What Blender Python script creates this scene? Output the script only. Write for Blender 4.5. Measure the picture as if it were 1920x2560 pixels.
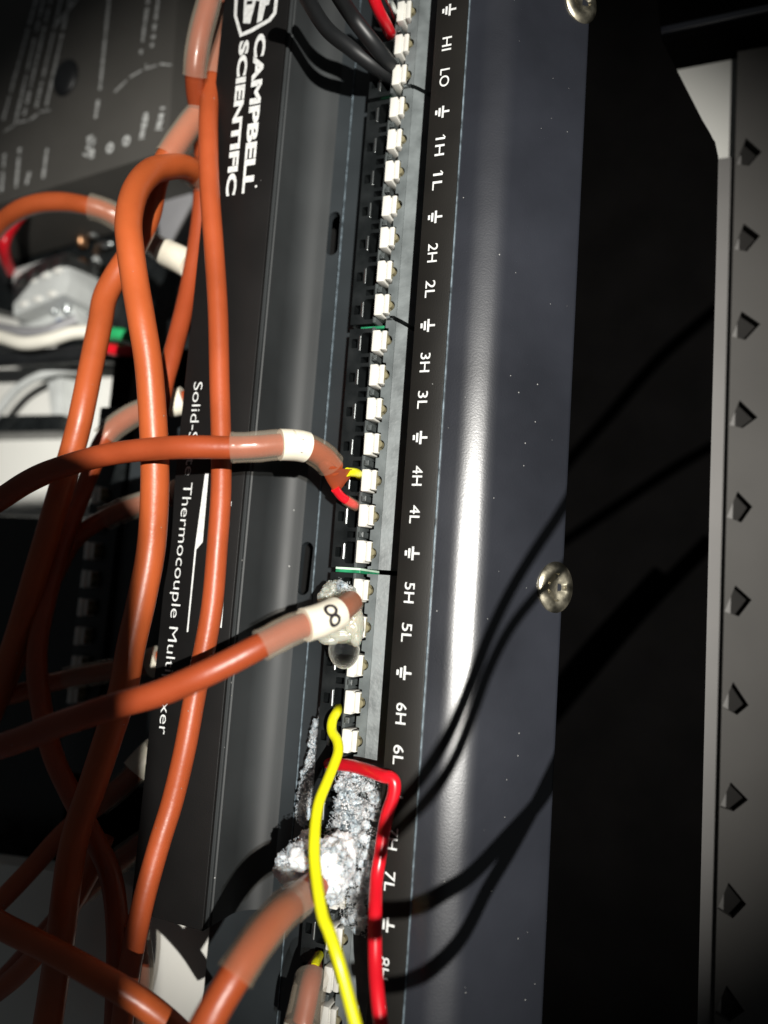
import bpy, bmesh, math, random
from mathutils import Vector, Matrix, noise
random.seed(7)
S = 0.001                                   # everything below is written in millimetres
scn = bpy.context.scene
for o in list(bpy.data.objects): bpy.data.objects.remove(o)
col = scn.collection
V = Vector

# ------------------------------------------------------------------ camera
CC = V((37.747, -10.921, 93.428))
RR = V((0.92767, 0.07205, -0.36638)).normalized()
UU = V((-0.02694, 0.99156, 0.12679)).normalized()
FW = V((-0.37243, 0.10775, -0.92179)).normalized()
FPX = 1923.0
cd = bpy.data.cameras.new('camera'); cam = bpy.data.objects.new('camera', cd); col.objects.link(cam)
cam.matrix_world = Matrix(((RR.x, UU.x, -FW.x, CC.x*S), (RR.y, UU.y, -FW.y, CC.y*S), (RR.z, UU.z, -FW.z, CC.z*S), (0, 0, 0, 1)))
cd.sensor_fit = 'VERTICAL'; cd.sensor_height = 36; cd.sensor_width = 27; cd.lens = FPX/2560*36
cd.clip_start = 0.002; cd.clip_end = 20
cd.dof.use_dof = True; cd.dof.focus_distance = 0.104; cd.dof.aperture_fstop = cd.lens/2.3
scn.camera = cam

# ------------------------------------------------------------------ world and the hand-held torch
w = bpy.data.worlds.new('World'); scn.world = w; w.use_nodes = True
bg = w.node_tree.nodes['Background']; bg.inputs[0].default_value = (0.90, 0.96, 1, 1); bg.inputs[1].default_value = 0.032
LP = CC + RR*80 + UU*42 - FW*400
ld = bpy.data.lights.new('torch_light', 'SPOT'); lo = bpy.data.objects.new('torch_light', ld); col.objects.link(lo)
ld.energy = 24.0; ld.shadow_soft_size = 0.003; ld.spot_size = math.radians(23); ld.spot_blend = 0.9; ld.color = (1, 0.97, 0.91)
lo.location = LP*S
AIM = V((-8, 11, -5))
lo.rotation_euler = (AIM - LP).to_track_quat('-Z', 'Y').to_euler()
vs = scn.view_settings; vs.view_transform = 'Standard'; vs.look = 'None'; vs.gamma = 1; vs.exposure = 0; vs.use_curve_mapping = False

# ------------------------------------------------------------------ helpers
def P(px, py, z):                            # point of the plane z (mm) seen at that place of the photograph
    d = FW + RR*((px-960)/FPX) - UU*((py-1280)/FPX)
    return CC + d*((z-CC.z)/d.z)
def px_of(p):
    v = p-CC; return (960+FPX*v.dot(RR)/v.dot(FW), 1280-FPX*v.dot(UU)/v.dot(FW))

def worldloc(o):
    p = V((0, 0, 0))
    while o: p = p+o.location; o = o.parent
    return p
def link(name, me, mat, parent=None):
    o = bpy.data.objects.new(name, me); col.objects.link(o)
    if mat: me.materials.append(mat)
    if parent: o.parent = parent
    return o
def mesh(name, verts, faces, mat, parent=None, smooth=None, base=None):
    b = worldloc(parent) if parent else (base*S if base is not None else V((0, 0, 0)))
    me = bpy.data.meshes.new(name)
    me.from_pydata([tuple(V(v)*S-b) for v in verts], [], faces); me.update()
    if smooth is not None:
        me.shade_smooth(); me.set_sharp_from_angle(angle=math.radians(smooth))
    o = link(name, me, mat, parent)
    if not parent: o.location = b
    return o
def bmobj(name, bm, mat, parent=None, smooth=None, base=None):
    bmesh.ops.recalc_face_normals(bm, faces=bm.faces[:])
    vs_ = [v.co.copy() for v in bm.verts]; bm.verts.index_update()
    fs = [[v.index for v in f.verts] for f in bm.faces]; bm.free()
    return mesh(name, vs_, fs, mat, parent, smooth, base)
def tag(o, label, cat, group=None, kind=None):
    o['label'] = label; o['category'] = cat
    if group: o['group'] = group
    if kind: o['kind'] = kind
    return o
def struct(o, label=None, cat=None):
    o['kind'] = 'structure'
    if label: o['label'] = label
    if cat: o['category'] = cat
    return o
def empty(name, loc, label, cat, group=None):
    o = bpy.data.objects.new(name, None); col.objects.link(o); o.location = V(loc)*S; o.empty_display_size = 0.003
    return tag(o, label, cat, group)
def add_box(bm, x0, x1, y0, y1, z0, z1, bev=0, seg=2):
    r = bmesh.ops.create_cube(bm, size=1)
    for v in r['verts']:
        v.co = V(((x0+x1)/2+v.co.x*(x1-x0), (y0+y1)/2+v.co.y*(y1-y0), (z0+z1)/2+v.co.z*(z1-z0)))
    if bev:
        es = list({e for v in r['verts'] for e in v.link_edges})
        bmesh.ops.bevel(bm, geom=es, offset=bev, segments=seg, profile=0.5, affect='EDGES')
def add_prism(bm, pts, z0, z1, bev=0):       # polygon in x,y ; z0,z1 numbers or functions of (x,y)
    f0 = z0 if callable(z0) else (lambda x, y: z0)
    f1 = z1 if callable(z1) else (lambda x, y: z1)
    a = [bm.verts.new((x, y, f0(x, y))) for x, y in pts]; b = [bm.verts.new((x, y, f1(x, y))) for x, y in pts]
    n = len(pts)
    bm.faces.new(a[::-1]); top = bm.faces.new(b)
    for i in range(n): bm.faces.new((a[i], a[(i+1) % n], b[(i+1) % n], b[i]))
    if bev: bmesh.ops.bevel(bm, geom=list(top.edges), offset=bev, segments=2, profile=0.5, affect='EDGES')
def extrude_profile(name, prof, y0, y1, mat, parent=None, smooth=25, base=None):
    n = len(prof)
    vs_ = [(x, y0, z) for x, z in prof]+[(x, y1, z) for x, z in prof]
    fs = [[i, (i+1) % n, (i+1) % n+n, i+n] for i in range(n)]+[list(range(n))[::-1], list(range(n, 2*n))]
    bm = bmesh.new()
    bv = [bm.verts.new(v) for v in vs_]
    for f in fs: bm.faces.new([bv[i] for i in f])
    return bmobj(name, bm, mat, parent, smooth, base)
def curve_mesh(loops, thick, body=None, size=1, offset=0, bevel=0):  # filled outlines with holes, or a text, as raw mesh data (mm)
    if body is None:
        cu = bpy.data.curves.new('outline', 'CURVE'); cu.dimensions = '2D'; cu.fill_mode = 'BOTH'
        for lp in loops:
            sp = cu.splines.new('POLY'); sp.points.add(len(lp)-1)
            for i, (x, y) in enumerate(lp): sp.points[i].co = (x, y, 0, 1)
            sp.use_cyclic_u = True
    else:
        cu = bpy.data.curves.new('lettering', 'FONT'); cu.body = body; cu.size = size; cu.offset = offset; cu.resolution_u = 4
    cu.extrude = thick/2
    if bevel: cu.bevel_depth = bevel; cu.bevel_resolution = 1
    o = bpy.data.objects.new('outline', cu); col.objects.link(o)
    bpy.context.view_layer.update()
    dg = bpy.context.evaluated_depsgraph_get(); me = o.evaluated_get(dg).to_mesh()
    vs_ = [v.co.copy() for v in me.vertices]; fs = [list(p.vertices) for p in me.polygons]
    bpy.data.objects.remove(o); bpy.data.curves.remove(cu)
    return vs_, fs
def letter(name, body, p0, p1, cap, mat, parent, offset=0.0, lift=0.012, thick=0.02, fit=True):
    """flat printed lettering: p0 -> p1 the middle line of the letters, cap the letter height (mm)"""
    vs_, fs = curve_mesh(None, 0.0, body, 1.0, offset)
    xs = [v.x for v in vs_]; ys = [v.y for v in vs_]
    x0, x1 = min(xs), max(xs); capu = 0.729
    d = p1-p0; L = d.length; d = d/L; up = V((0, 0, 1)).cross(d).normalized()
    sx = L/(x1-x0); sy = cap/capu
    out = [p0+d*((v.x-x0)*sx)+up*((v.y-capu/2)*sy)+V((0, 0, lift)) for v in vs_]
    return mesh(name, out, fs, mat, parent)
def crom(pts, n=14):
    p = [pts[0]*2-pts[1]]+list(pts)+[pts[-1]*2-pts[-2]]
    out = []
    for i in range(1, len(p)-2):
        a, b, c, d = p[i-1], p[i], p[i+1], p[i+2]
        for k in range(n):
            t = k/n
            out.append(0.5*((2*b)+(c-a)*t+(2*a-5*b+4*c-d)*t*t+(3*b-a-3*c+d)*t**3))
    out.append(p[-2]); return out
def tube_data(path, rad, sides=16, cap=True):
    n = len(path); vs_ = []; fs = []
    t = (path[1]-path[0]).normalized(); nrm = t.orthogonal().normalized()
    for i, p in enumerate(path):
        t2 = (path[min(i+1, n-1)]-path[max(i-1, 0)]).normalized()
        nrm = (nrm-t2*nrm.dot(t2)).normalized(); bn = t2.cross(nrm)
        r = rad(i/(n-1)) if callable(rad) else rad
        if not isinstance(r, tuple): r = (r, r)
        for k in range(sides):
            a = 2*math.pi*k/sides
            vs_.append(p+nrm*math.cos(a)*r[0]+bn*math.sin(a)*r[1])
    for i in range(n-1):
        for k in range(sides):
            k2 = (k+1) % sides
            fs.append([i*sides+k, i*sides+k2, (i+1)*sides+k2, (i+1)*sides+k])
    if cap:
        fs.append(list(range(sides))[::-1]); fs.append([(n-1)*sides+k for k in range(sides)])
    return vs_, fs
def tube(name, path, rad, mat, parent=None, sides=16, base=None, cap=True):
    v, f = tube_data(path, rad, sides, cap); return mesh(name, v, f, mat, parent, 50, base)

# ------------------------------------------------------------------ materials
def nodes(m): return m.node_tree.nodes, m.node_tree.links
def material(name, colr, rough=0.5, spec=0.5, metal=0.0, var=0.0, vscale=200, bump=0.0, bscale=900, dust=0.0, dscale=700, rvar=0.0, sss=0.0, sssr=0.001, coat=0.0, ior=1.5):
    m = bpy.data.materials.new(name); m.use_nodes = True; N, L = nodes(m); b = N['Principled BSDF']
    b.inputs['Base Color'].default_value = (*colr, 1); b.inputs['Roughness'].default_value = rough
    b.inputs['Specular IOR Level'].default_value = spec; b.inputs['Metallic'].default_value = metal; b.inputs['IOR'].default_value = ior
    if coat: b.inputs['Coat Weight'].default_value = coat; b.inputs['Coat Roughness'].default_value = 0.2
    if sss:
        b.inputs['Subsurface Weight'].default_value = sss; b.inputs['Subsurface Radius'].default_value = (1, 0.8, 0.7); b.inputs['Subsurface Scale'].default_value = sssr
    tc = N.new('ShaderNodeTexCoord')
    cur = None
    if var:
        n = N.new('ShaderNodeTexNoise'); n.inputs['Scale'].default_value = vscale; n.inputs['Detail'].default_value = 6
        L.new(tc.outputs['Object'], n.inputs['Vector'])
        r = N.new('ShaderNodeMapRange'); r.inputs[1].default_value = 0.3; r.inputs[2].default_value = 0.7; r.inputs[3].default_value = 1-var; r.inputs[4].default_value = 1+var
        L.new(n.outputs['Fac'], r.inputs[0])
        mx = N.new('ShaderNodeMix'); mx.data_type = 'RGBA'; mx.blend_type = 'MULTIPLY'; mx.inputs[0].default_value = 1; mx.inputs[6].default_value = (*colr, 1)
        L.new(r.outputs[0], mx.inputs[7]); cur = mx.outputs[2]
        if rvar:
            r2 = N.new('ShaderNodeMapRange'); r2.inputs[1].default_value = 0.3; r2.inputs[2].default_value = 0.7; r2.inputs[3].default_value = rough-rvar; r2.inputs[4].default_value = rough+rvar
            L.new(n.outputs['Fac'], r2.inputs[0]); L.new(r2.outputs[0], b.inputs['Roughness'])
    if dust:
        vo = N.new('ShaderNodeTexVoronoi'); vo.inputs['Scale'].default_value = dscale; vo.inputs['Randomness'].default_value = 1
        L.new(tc.outputs['Object'], vo.inputs['Vector'])
        # a fleck only in some cells, of different size
        sep = N.new('ShaderNodeSeparateColor'); L.new(vo.outputs['Color'], sep.inputs[0])
        mm = N.new('ShaderNodeMapRange'); mm.inputs[1].default_value = 1-dust; mm.inputs[2].default_value = 1; mm.inputs[3].default_value = 0; mm.inputs[4].default_value = 0.10
        L.new(sep.outputs[0], mm.inputs[0])
        lt = N.new('ShaderNodeMath'); lt.operation = 'LESS_THAN'; L.new(vo.outputs['Distance'], lt.inputs[0]); L.new(mm.outputs[0], lt.inputs[1])
        mx = N.new('ShaderNodeMix'); mx.data_type = 'RGBA'
        L.new(lt.outputs[0], mx.inputs[0])
        if cur: L.new(cur, mx.inputs[6])
        else: mx.inputs[6].default_value = (*colr, 1)
        mx.inputs[7].default_value = (0.28, 0.28, 0.27, 1); cur = mx.outputs[2]
    if cur: L.new(cur, b.inputs['Base Color'])
    if bump:
        n2 = N.new('ShaderNodeTexNoise'); n2.inputs['Scale'].default_value = bscale; n2.inputs['Detail'].default_value = 3
        L.new(tc.outputs['Object'], n2.inputs['Vector'])
        bp = N.new('ShaderNodeBump'); bp.inputs['Strength'].default_value = bump; bp.inputs['Distance'].default_value = 0.0002
        L.new(n2.outputs['Fac'], bp.inputs['Height']); L.new(bp.outputs[0], b.inputs['Normal'])
    return m
def clear(name, tint, milk=0.35, rough=0.3):
    m = bpy.data.materials.new(name); m.use_nodes = True; N, L = nodes(m); b = N['Principled BSDF']; out = N['Material Output']
    b.inputs['Base Color'].default_value = (*tint, 1); b.inputs['Roughness'].default_value = rough
    t = N.new('ShaderNodeBsdfTransparent'); t.inputs[0].default_value = (1, 0.98, 0.95, 1)
    mx = N.new('ShaderNodeMixShader')
    tc = N.new('ShaderNodeTexCoord'); n = N.new('ShaderNodeTexNoise'); n.inputs['Scale'].default_value = 260; n.inputs['Detail'].default_value = 4
    L.new(tc.outputs['Object'], n.inputs['Vector'])
    lw = N.new('ShaderNodeLayerWeight'); lw.inputs[0].default_value = 0.35
    r = N.new('ShaderNodeMapRange'); r.inputs[3].default_value = milk*0.7; r.inputs[4].default_value = milk*1.3
    L.new(n.outputs['Fac'], r.inputs[0])
    ad = N.new('ShaderNodeMath'); ad.operation = 'MULTIPLY_ADD'; ad.use_clamp = True; L.new(lw.outputs['Facing'], ad.inputs[0]); ad.inputs[1].default_value = 0.28; L.new(r.outputs[0], ad.inputs[2])
    L.new(ad.outputs[0], mx.inputs[0]); L.new(t.outputs[0], mx.inputs[1]); L.new(b.outputs[0], mx.inputs[2]); L.new(mx.outputs[0], out.inputs[0])
    return m
M = {}
M['cover'] = material('black_coated_cover', (0.0048, 0.0044, 0.0043), 0.5, 0.35, var=0.35, vscale=90, bump=0.10, bscale=5000, dust=0.05, dscale=800)
M['floor'] = material('black_anodised_channel', (0.024, 0.0285, 0.0315), 0.36, 0.5, var=0.35, vscale=38, rvar=0.06, bump=0.04, bscale=5000, dust=0.06, dscale=700)
M['wall'] = material('black_channel_wall', (0.023, 0.0255, 0.0265), 0.58, 0.4, var=0.4, vscale=35, rvar=0.08, bump=0.04, bscale=5000, dust=0.05, dscale=700)
M['bare'] = material('bare_aluminium_edge', (0.13, 0.165, 0.19), 0.45, 0.5, metal=0.2, var=0.7, vscale=900)
M['shell'] = material('black_anodised_shell', (0.0135, 0.0150, 0.0205), 0.285, 0.5, ior=1.95, var=0.35, vscale=42, rvar=0.035, bump=0.06, bscale=4200, dust=0.22, dscale=1000)
M['strip'] = material('black_label_strip', (0.0088, 0.0080, 0.0068), 0.5, 0.35, var=0.25, vscale=120, bump=0.12, bscale=6000, dust=0.06, dscale=900)
M['print'] = material('white_ink', (0.62, 0.63, 0.62), 0.6, 0.3, var=0.18, vscale=1500)
M['printdim'] = material('grey_ink', (0.50, 0.51, 0.50), 0.7, 0.2, var=0.25, vscale=900)
M['matte'] = material('matte_black_and_shade', (0.0011, 0.0010, 0.0010), 0.8, 0.02, var=0.3, vscale=120)  # on the base this black also carries shade
M['lever'] = material('white_lever_plastic', (0.66, 0.65, 0.60), 0.35, 0.5, var=0.10, vscale=300)
M['lug'] = material('amber_clear_lug', (0.20, 0.18, 0.11), 0.25, 0.5, var=0.1)
M['block'] = material('dark_terminal_plastic', (0.0085, 0.0100, 0.0105), 0.3, 0.5, var=0.3, vscale=350, rvar=0.1, bump=0.06, bscale=2500)
M['ridge'] = material('glossy_grey_plastic', (0.075, 0.085, 0.085), 0.22, 0.6, var=0.25, vscale=500)
M['comb'] = material('grey_comb_plastic', (0.115, 0.13, 0.132), 0.42, 0.5, var=0.3, vscale=320, rvar=0.1, bump=0.15, bscale=1500)
M['contact'] = material('tin_contact', (0.62, 0.66, 0.66), 0.3, 0.5, metal=1.0, var=0.2, vscale=700)
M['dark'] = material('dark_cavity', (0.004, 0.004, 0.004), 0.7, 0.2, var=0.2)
M['pcb'] = material('green_board_edge', (0.02, 0.22, 0.10), 0.35, 0.5, var=0.4, vscale=500)
M['pcbe'] = material('pale_board_edge', (0.55, 0.72, 0.58), 0.4, 0.5, var=0.2, vscale=500)
M['orange'] = material('orange_cable_jacket', (0.35, 0.064, 0.019), 0.38, 0.45, var=0.2, vscale=75, bump=0.14, bscale=1300, rvar=0.08, dust=0.10, dscale=900, sss=0.12, sssr=0.0006)
N, L = nodes(M['orange']); b = N['Principled BSDF']; lk = b.inputs['Base Color'].links[0]; src = lk.from_socket
oi = N.new('ShaderNodeObjectInfo'); mr = N.new('ShaderNodeMapRange'); mr.inputs[3].default_value = 0.80; mr.inputs[4].default_value = 1.12
hs = N.new('ShaderNodeHueSaturation'); mh = N.new('ShaderNodeMapRange'); mh.inputs[3].default_value = 0.4985; mh.inputs[4].default_value = 0.505
L.new(oi.outputs['Random'], mr.inputs[0]); L.new(oi.outputs['Random'], mh.inputs[0]); L.new(mr.outputs[0], hs.inputs['Value']); L.new(mh.outputs[0], hs.inputs['Hue'])
L.new(src, hs.inputs['Color']); L.new(hs.outputs[0], b.inputs['Base Color'])
M['dusky'] = material('dull_orange_jacket', (0.30, 0.066, 0.03), 0.5, 0.4, var=0.15, vscale=120, bump=0.06, bscale=1500)
M['sleeve'] = clear('milky_shrink_sleeve', (0.55, 0.48, 0.38), 0.15, 0.16)
M['clears'] = clear('clear_shrink_sleeve', (0.50, 0.40, 0.28), 0.10, 0.2)
M['band'] = material('white_marker_band', (0.78, 0.73, 0.60), 0.45, 0.5, var=0.06, vscale=300, sss=0.2, sssr=0.0005)
M['ink'] = material('dark_ink', (0.02, 0.016, 0.02), 0.5, 0.3, var=0.3, vscale=2500)
M['yellow'] = material('yellow_insulation', (0.72, 0.70, 0.010), 0.3, 0.5, var=0.06, vscale=150, sss=0.1, sssr=0.0004)
M['red'] = material('red_insulation', (0.62, 0.008, 0.018), 0.3, 0.5, var=0.08, vscale=150, sss=0.1, sssr=0.0004)
M['blackw'] = material('black_insulation', (0.010, 0.011, 0.012), 0.45, 0.5, var=0.3, vscale=200, bump=0.05)
M['salt'] = material('white_crystal_crust', (0.86, 0.85, 0.85), 0.5, 0.35, var=0.16, vscale=260, bump=0.15, bscale=3000, sss=1.0, sssr=0.0026)
M['gel'] = material('waxy_translucent_crust', (0.80, 0.77, 0.64), 0.3, 0.5, var=0.08, vscale=300, bump=0.10, bscale=1200, sss=1.0, sssr=0.0025)
b = M['gel'].node_tree.nodes['Principled BSDF']; b.inputs['Transmission Weight'].default_value = 0.55; b.inputs['Roughness'].default_value = 0.22; b.inputs['IOR'].default_value = 1.33
M['steel'] = material('worn_screw_steel', (0.52, 0.48, 0.37), 0.38, 0.5, metal=1.0, var=0.35, vscale=450, rvar=0.12, bump=0.2, bscale=900)
M['panel'] = material('dark_grey_panel', (0.068, 0.065, 0.059), 0.6, 0.3, var=0.12, vscale=60, bump=0.05)
M['white'] = material('white_painted_plate', (0.70, 0.70, 0.66), 0.5, 0.4, var=0.06, vscale=40, bump=0.03, bscale=700)
M['whitepl'] = material('white_plastic_panel', (0.74, 0.73, 0.68), 0.45, 0.4, var=0.05, vscale=60, dust=0.0)
M['falloff_strip'] = material('dimmed_plate_grey', (0.17, 0.165, 0.16), 0.6, 0.3, var=0.08, vscale=60)  # plate white greyed down, weaker light put into the colour
M['back'] = material('dark_grey_backing', (0.022, 0.021, 0.02), 0.8, 0.1, var=0.2, vscale=60)
M['greyperf'] = material('grey_perforated_panel', (0.075, 0.072, 0.068), 0.7, 0.2, var=0.1, vscale=50)
M['greyconn'] = material('pale_grey_connector', (0.48, 0.50, 0.49), 0.4, 0.5, var=0.12, vscale=200)
M['whitew'] = material('white_insulation', (0.68, 0.66, 0.58), 0.4, 0.5, var=0.06)
M['greyw'] = material('grey_insulation', (0.22, 0.22, 0.23), 0.4, 0.5, var=0.06)
M['green'] = material('green_insulation', (0.02, 0.33, 0.11), 0.4, 0.5, var=0.06)
M['blue'] = material('blue_insulation', (0.01, 0.08, 0.30), 0.4, 0.5, var=0.06)
M['copper'] = material('copper_strand', (0.6, 0.33, 0.18), 0.35, 0.5, metal=1.0, var=0.2, vscale=800)
g = bpy.data.materials.new('water'); g.use_nodes = True; b = g.node_tree.nodes['Principled BSDF']
b.inputs['Base Color'].default_value = (1, 1, 1, 1); b.inputs['Roughness'].default_value = 0.0; b.inputs['IOR'].default_value = 1.33; b.inputs['Transmission Weight'].default_value = 1.0
N, L = nodes(g); lw = N.new('ShaderNodeLayerWeight'); lw.inputs[0].default_value = 0.5; fr = N.new('ShaderNodeMath'); fr.operation = 'POWER'; fr.inputs[1].default_value = 2.2; L.new(lw.outputs['Facing'], fr.inputs[0])
df = N.new('ShaderNodeBsdfDiffuse'); df.inputs[0].default_value = (0.85, 0.85, 0.75, 1)  # pale rim mixed in by view angle, painted for refracted torchlight
mxs = N.new('ShaderNodeMixShader'); ml = N.new('ShaderNodeMath'); ml.operation = 'MULTIPLY'; ml.inputs[1].default_value = 0.9; ml.use_clamp = True
L.new(fr.outputs[0], ml.inputs[0]); L.new(ml.outputs[0], mxs.inputs[0]); L.new(b.outputs[0], mxs.inputs[1]); L.new(df.outputs[0], mxs.inputs[2])
L.new(mxs.outputs[0], N['Material Output'].inputs[0])
M['water'] = g

# ================================================================== THE MULTIPLEXER
XA, XB, XF, XG = -33.9, -21.85, 2.42, 7.07
YT, YB = 92, -92
mux = empty('multiplexer', (0, 0, -26), 'long black thermocouple multiplexer with open wiring channel and white terminal levers', 'multiplexer')

# centre cover with its printing (its lower end is cut off aslant)
e0 = P(376, 2291, 0); e1 = P(524, 2334, 0)
bm = bmesh.new(); add_prism(bm, [(XA, YT), (XA, e0.y), (XB, e1.y), (XB, YT)][::1], -13, 0, 0.16)
cover = bmobj('centre_cover', bm, M['cover'], mux, 30)
# raised bead that runs along the cover's channel edge
fil = [(XB+0.02, -0.5), (XB+0.34, -0.5), (XB+0.42, -0.62), (XB+0.42, -0.95), (XB+0.3, -1.05), (XB+0.3, -1.25), (XB+0.5, -1.4), (XB+0.62, -5.6)]
fil += [(XB+0.62+4.2*(1-math.cos(t*math.pi/20)), -5.6-4.2*math.sin(t*math.pi/20)) for t in range(1, 10)]
extrude_profile('channel_wall', fil+[(XB+4.8, -9.95), (XB+0.02, -9.95)], e1.y+0.3, YT, M['wall'], mux, 30)
letter('printed_name', 'CAMPBELL', P(653, 84, 0), P(619, 482, 0), 1.85, M['print'], cover, offset=0.045)
letter('printed_name', 'SCIENTIFIC', P(612, 101, 0), P(577, 489, 0), 1.68, M['print'], cover, offset=0.045)
# registered-mark dot after the name
bm = bmesh.new(); q = P(640, 466, 0); add_prism(bm, [(q.x+0.2*math.cos(a*math.pi/6), q.y+0.2*math.sin(a*math.pi/6)) for a in range(12)], 0.005, 0.02)
bmobj('registered_mark', bm, M['print'], cover)
letter('printed_title', 'Solid-State Thermocouple Multiplexer', P(497, 955, 0), P(408, 1836, 0), 1.62, M['print'], cover, offset=-0.006)
letter('printed_model', 'AM25T', P(562, 1220, 0), P(534, 1568, 0), 2.9, M['print'], cover, offset=0.02)
# shield logo: hexagon outline with an angular S
def poly_px(lst, z=0): return [(P(u, v, z).x, P(u, v, z).y) for u, v in lst]
def flat(name, loops, mat, parent, z):
    vs_, fs = curve_mesh(loops, 0.02); return mesh(name, [v+V((0, 0, z+0.015)) for v in vs_], fs, mat, parent)
flat('logo_shield', [poly_px([(590, -70), (585, 40), (600, 93), (628, 82), (676, 54), (691, 34), (702, -62)]),
                     poly_px([(598, -66), (592, 38), (605, 82), (625, 73), (671, 47), (683, 31), (694, -60)])], M['print'], cover, 0)
flat('logo_mark', [poly_px([(608, 58), (625, 59), (640, 2), (650, 3), (642, 58), (655, 52), (664, 14), (672, 12), (680, -20), (612, -30)])], M['print'], cover, 0)
flat('logo_mark', [poly_px([(616, 12), (630, 11), (632, 2), (618, 3)])], M['cover'], cover, 0.02)
# underline: thick bar that steps down to a thin rule
flat('printed_rule', [poly_px([(513, 1182), (522, 1182), (507, 1355), (491, 1374), (470.5, 1580), (467, 1580), (487, 1372)])], M['print'], cover, 0)

# channel floor with two mounting slots
def stadium(c0, c1, r, n=10):
    d = (c1-c0).normalized(); nn = V((-d.y, d.x, 0)); out = []
    a0 = math.atan2(nn.y, nn.x)
    for c, off in ((c0, 0), (c1, math.pi)):
        for k in range(n+1):
            a = a0+off+math.pi*k/n
            out.append((c.x+r*math.cos(a), c.y+r*math.sin(a)))
    return out
ZF = -10.0
floor_l = P(522, 2345, ZF).x
slots = []
for a, b in (((836, 545), (830, 622)), ((768, 1372), (757, 1470)), ((690, 2190), (684, 2270))):
    slots.append(stadium(P(a[0], a[1], ZF), P(b[0], b[1], ZF), 1.05))
XC = P(800, 1280, ZF).x
loops = [[(floor_l, YB), (XC, YB), (XC, YT), (floor_l, YT)]]+slots[:2]
vs_, fs = curve_mesh(loops, 1.4)
mesh('channel_floor', [v+V((0, 0, ZF-0.7)) for v in vs_], fs, M['floor'], mux, 30)
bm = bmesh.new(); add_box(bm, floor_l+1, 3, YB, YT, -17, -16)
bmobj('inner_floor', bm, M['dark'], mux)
# step up beside the terminals: chamfer that catches the light, then a shelf
XD = P(848, 1280, -7.6).x
extrude_profile('channel_step', [(XC+0.02, ZF-1.4), (XC+0.02, ZF+0.25), (XC+0.25, ZF+0.55), (XD, ZF+1.3), (XD, ZF-1.4)], YB, YT, M['floor'], mux)
extrude_profile('channel_lip', [(XD+0.02, ZF-1.4), (XD+0.02, -7.25), (XD+0.14, -7.05), (XD+0.42, -7.05), (XD+0.5, -7.3), (XD+0.5, ZF-1.4)], YB, YT, M['ridge'], mux)

bm = bmesh.new(); add_box(bm, XC+0.0, XC+0.16, YB, YT, ZF+0.3, ZF+0.66, 0.05); bmobj('step_edge', bm, M['bare'], mux, 30)
# right-hand label strip
bm = bmesh.new(); add_box(bm, XF, XG, YB, YT, -5.4, 0, 0.13)
strip = bmobj('label_strip', bm, M['strip'], mux, 30)
bm = bmesh.new(); add_box(bm, XG+0.005, XG+0.17, YB, YT, -0.8, -0.10, 0.05); bmobj('strip_edge', bm, M['bare'], strip, 30)
PITCH = 5.07; Y0 = 70.8
names = {1: 'HI', 2: 'LO'}
for k in range(1, 10):
    names[3*k+1] = '%dH' % k; names[3*k+2] = '%dL' % k
def gnd(y, x):
    bm = bmesh.new(); z0, z1 = 0.002, 0.016
    t = 0.15
    add_box(bm, x, x+0.93, y-t, y+t, z0, z1)
    for dx, h in ((0, 0.88), (-0.48, 0.62), (-0.94, 0.33)):
        add_box(bm, x+dx-0.15, x+dx+0.15, y-h, y+h, z0, z1+0.002)
    bmobj('ground_symbol', bm, M['print'], strip)
for i in range(-1, 30):
    y = Y0-PITCH*i; xc = P(1044, 1192, 0).x
    if i < 1 or i % 3 == 0: gnd(y, xc-0.05+0.1); continue
    s = names[i]; hl = {'HI': 1.02, 'LO': 1.33}.get(s, 1.32 if s[1] == 'H' else 1.2)
    if s[0] == '1':
        bm = bmesh.new(); add_prism(bm, [(xc+0.69, y+hl-0.12), (xc+0.69, y+hl+0.0), (xc+0.40, y+hl+0.36), (xc+0.28, y+hl+0.36), (xc+0.28, y+hl+0.22)], 0.002, 0.014); bmobj('numeral_flag', bm, M['print'], strip)
    letter('printed_terminal_name', s, V((xc, y+hl, 0)), V((xc, y-hl, 0)), 1.42, M['print'], strip, offset=0.006)

# rounded right-hand shell, down to its lower edge
def shell_prof():
    pts = [(XG+0.03, -0.42)]; x, z = pts[0]; dx = 0.12
    kn = [(7, 4), (9.1, 6), (10.2, 16), (12.4, 27.5), (13.9, 45), (22, 47)]
    def ang(x):
        for (a, u), (b, v) in zip(kn, kn[1:]):
            if x <= b: t = max(0, (x-a)/(b-a)); return u+(v-u)*t
        return 47
    while x < 21.7:
        z -= math.tan(math.radians(ang(x+dx/2)))*dx; x += dx; pts.append((x, z))
    return pts
SP = shell_prof()
def shell_z(x):
    for (a, b) in zip(SP, SP[1:]):
        if a[0] <= x <= b[0]: return a[1]+(b[1]-a[1])*(x-a[0])/(b[0]-a[0])
    return SP[-1][1] if x > 10 else 0
xe, ze = SP[-1]
prof = SP+[(xe+0.12, ze-0.25), (xe+0.05, ze-0.6), (xe-6.5, -26), (XG+0.03, -26)]
shell = extrude_profile('side_shell', prof, YB, YT, M['shell'], mux, 30)

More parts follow.
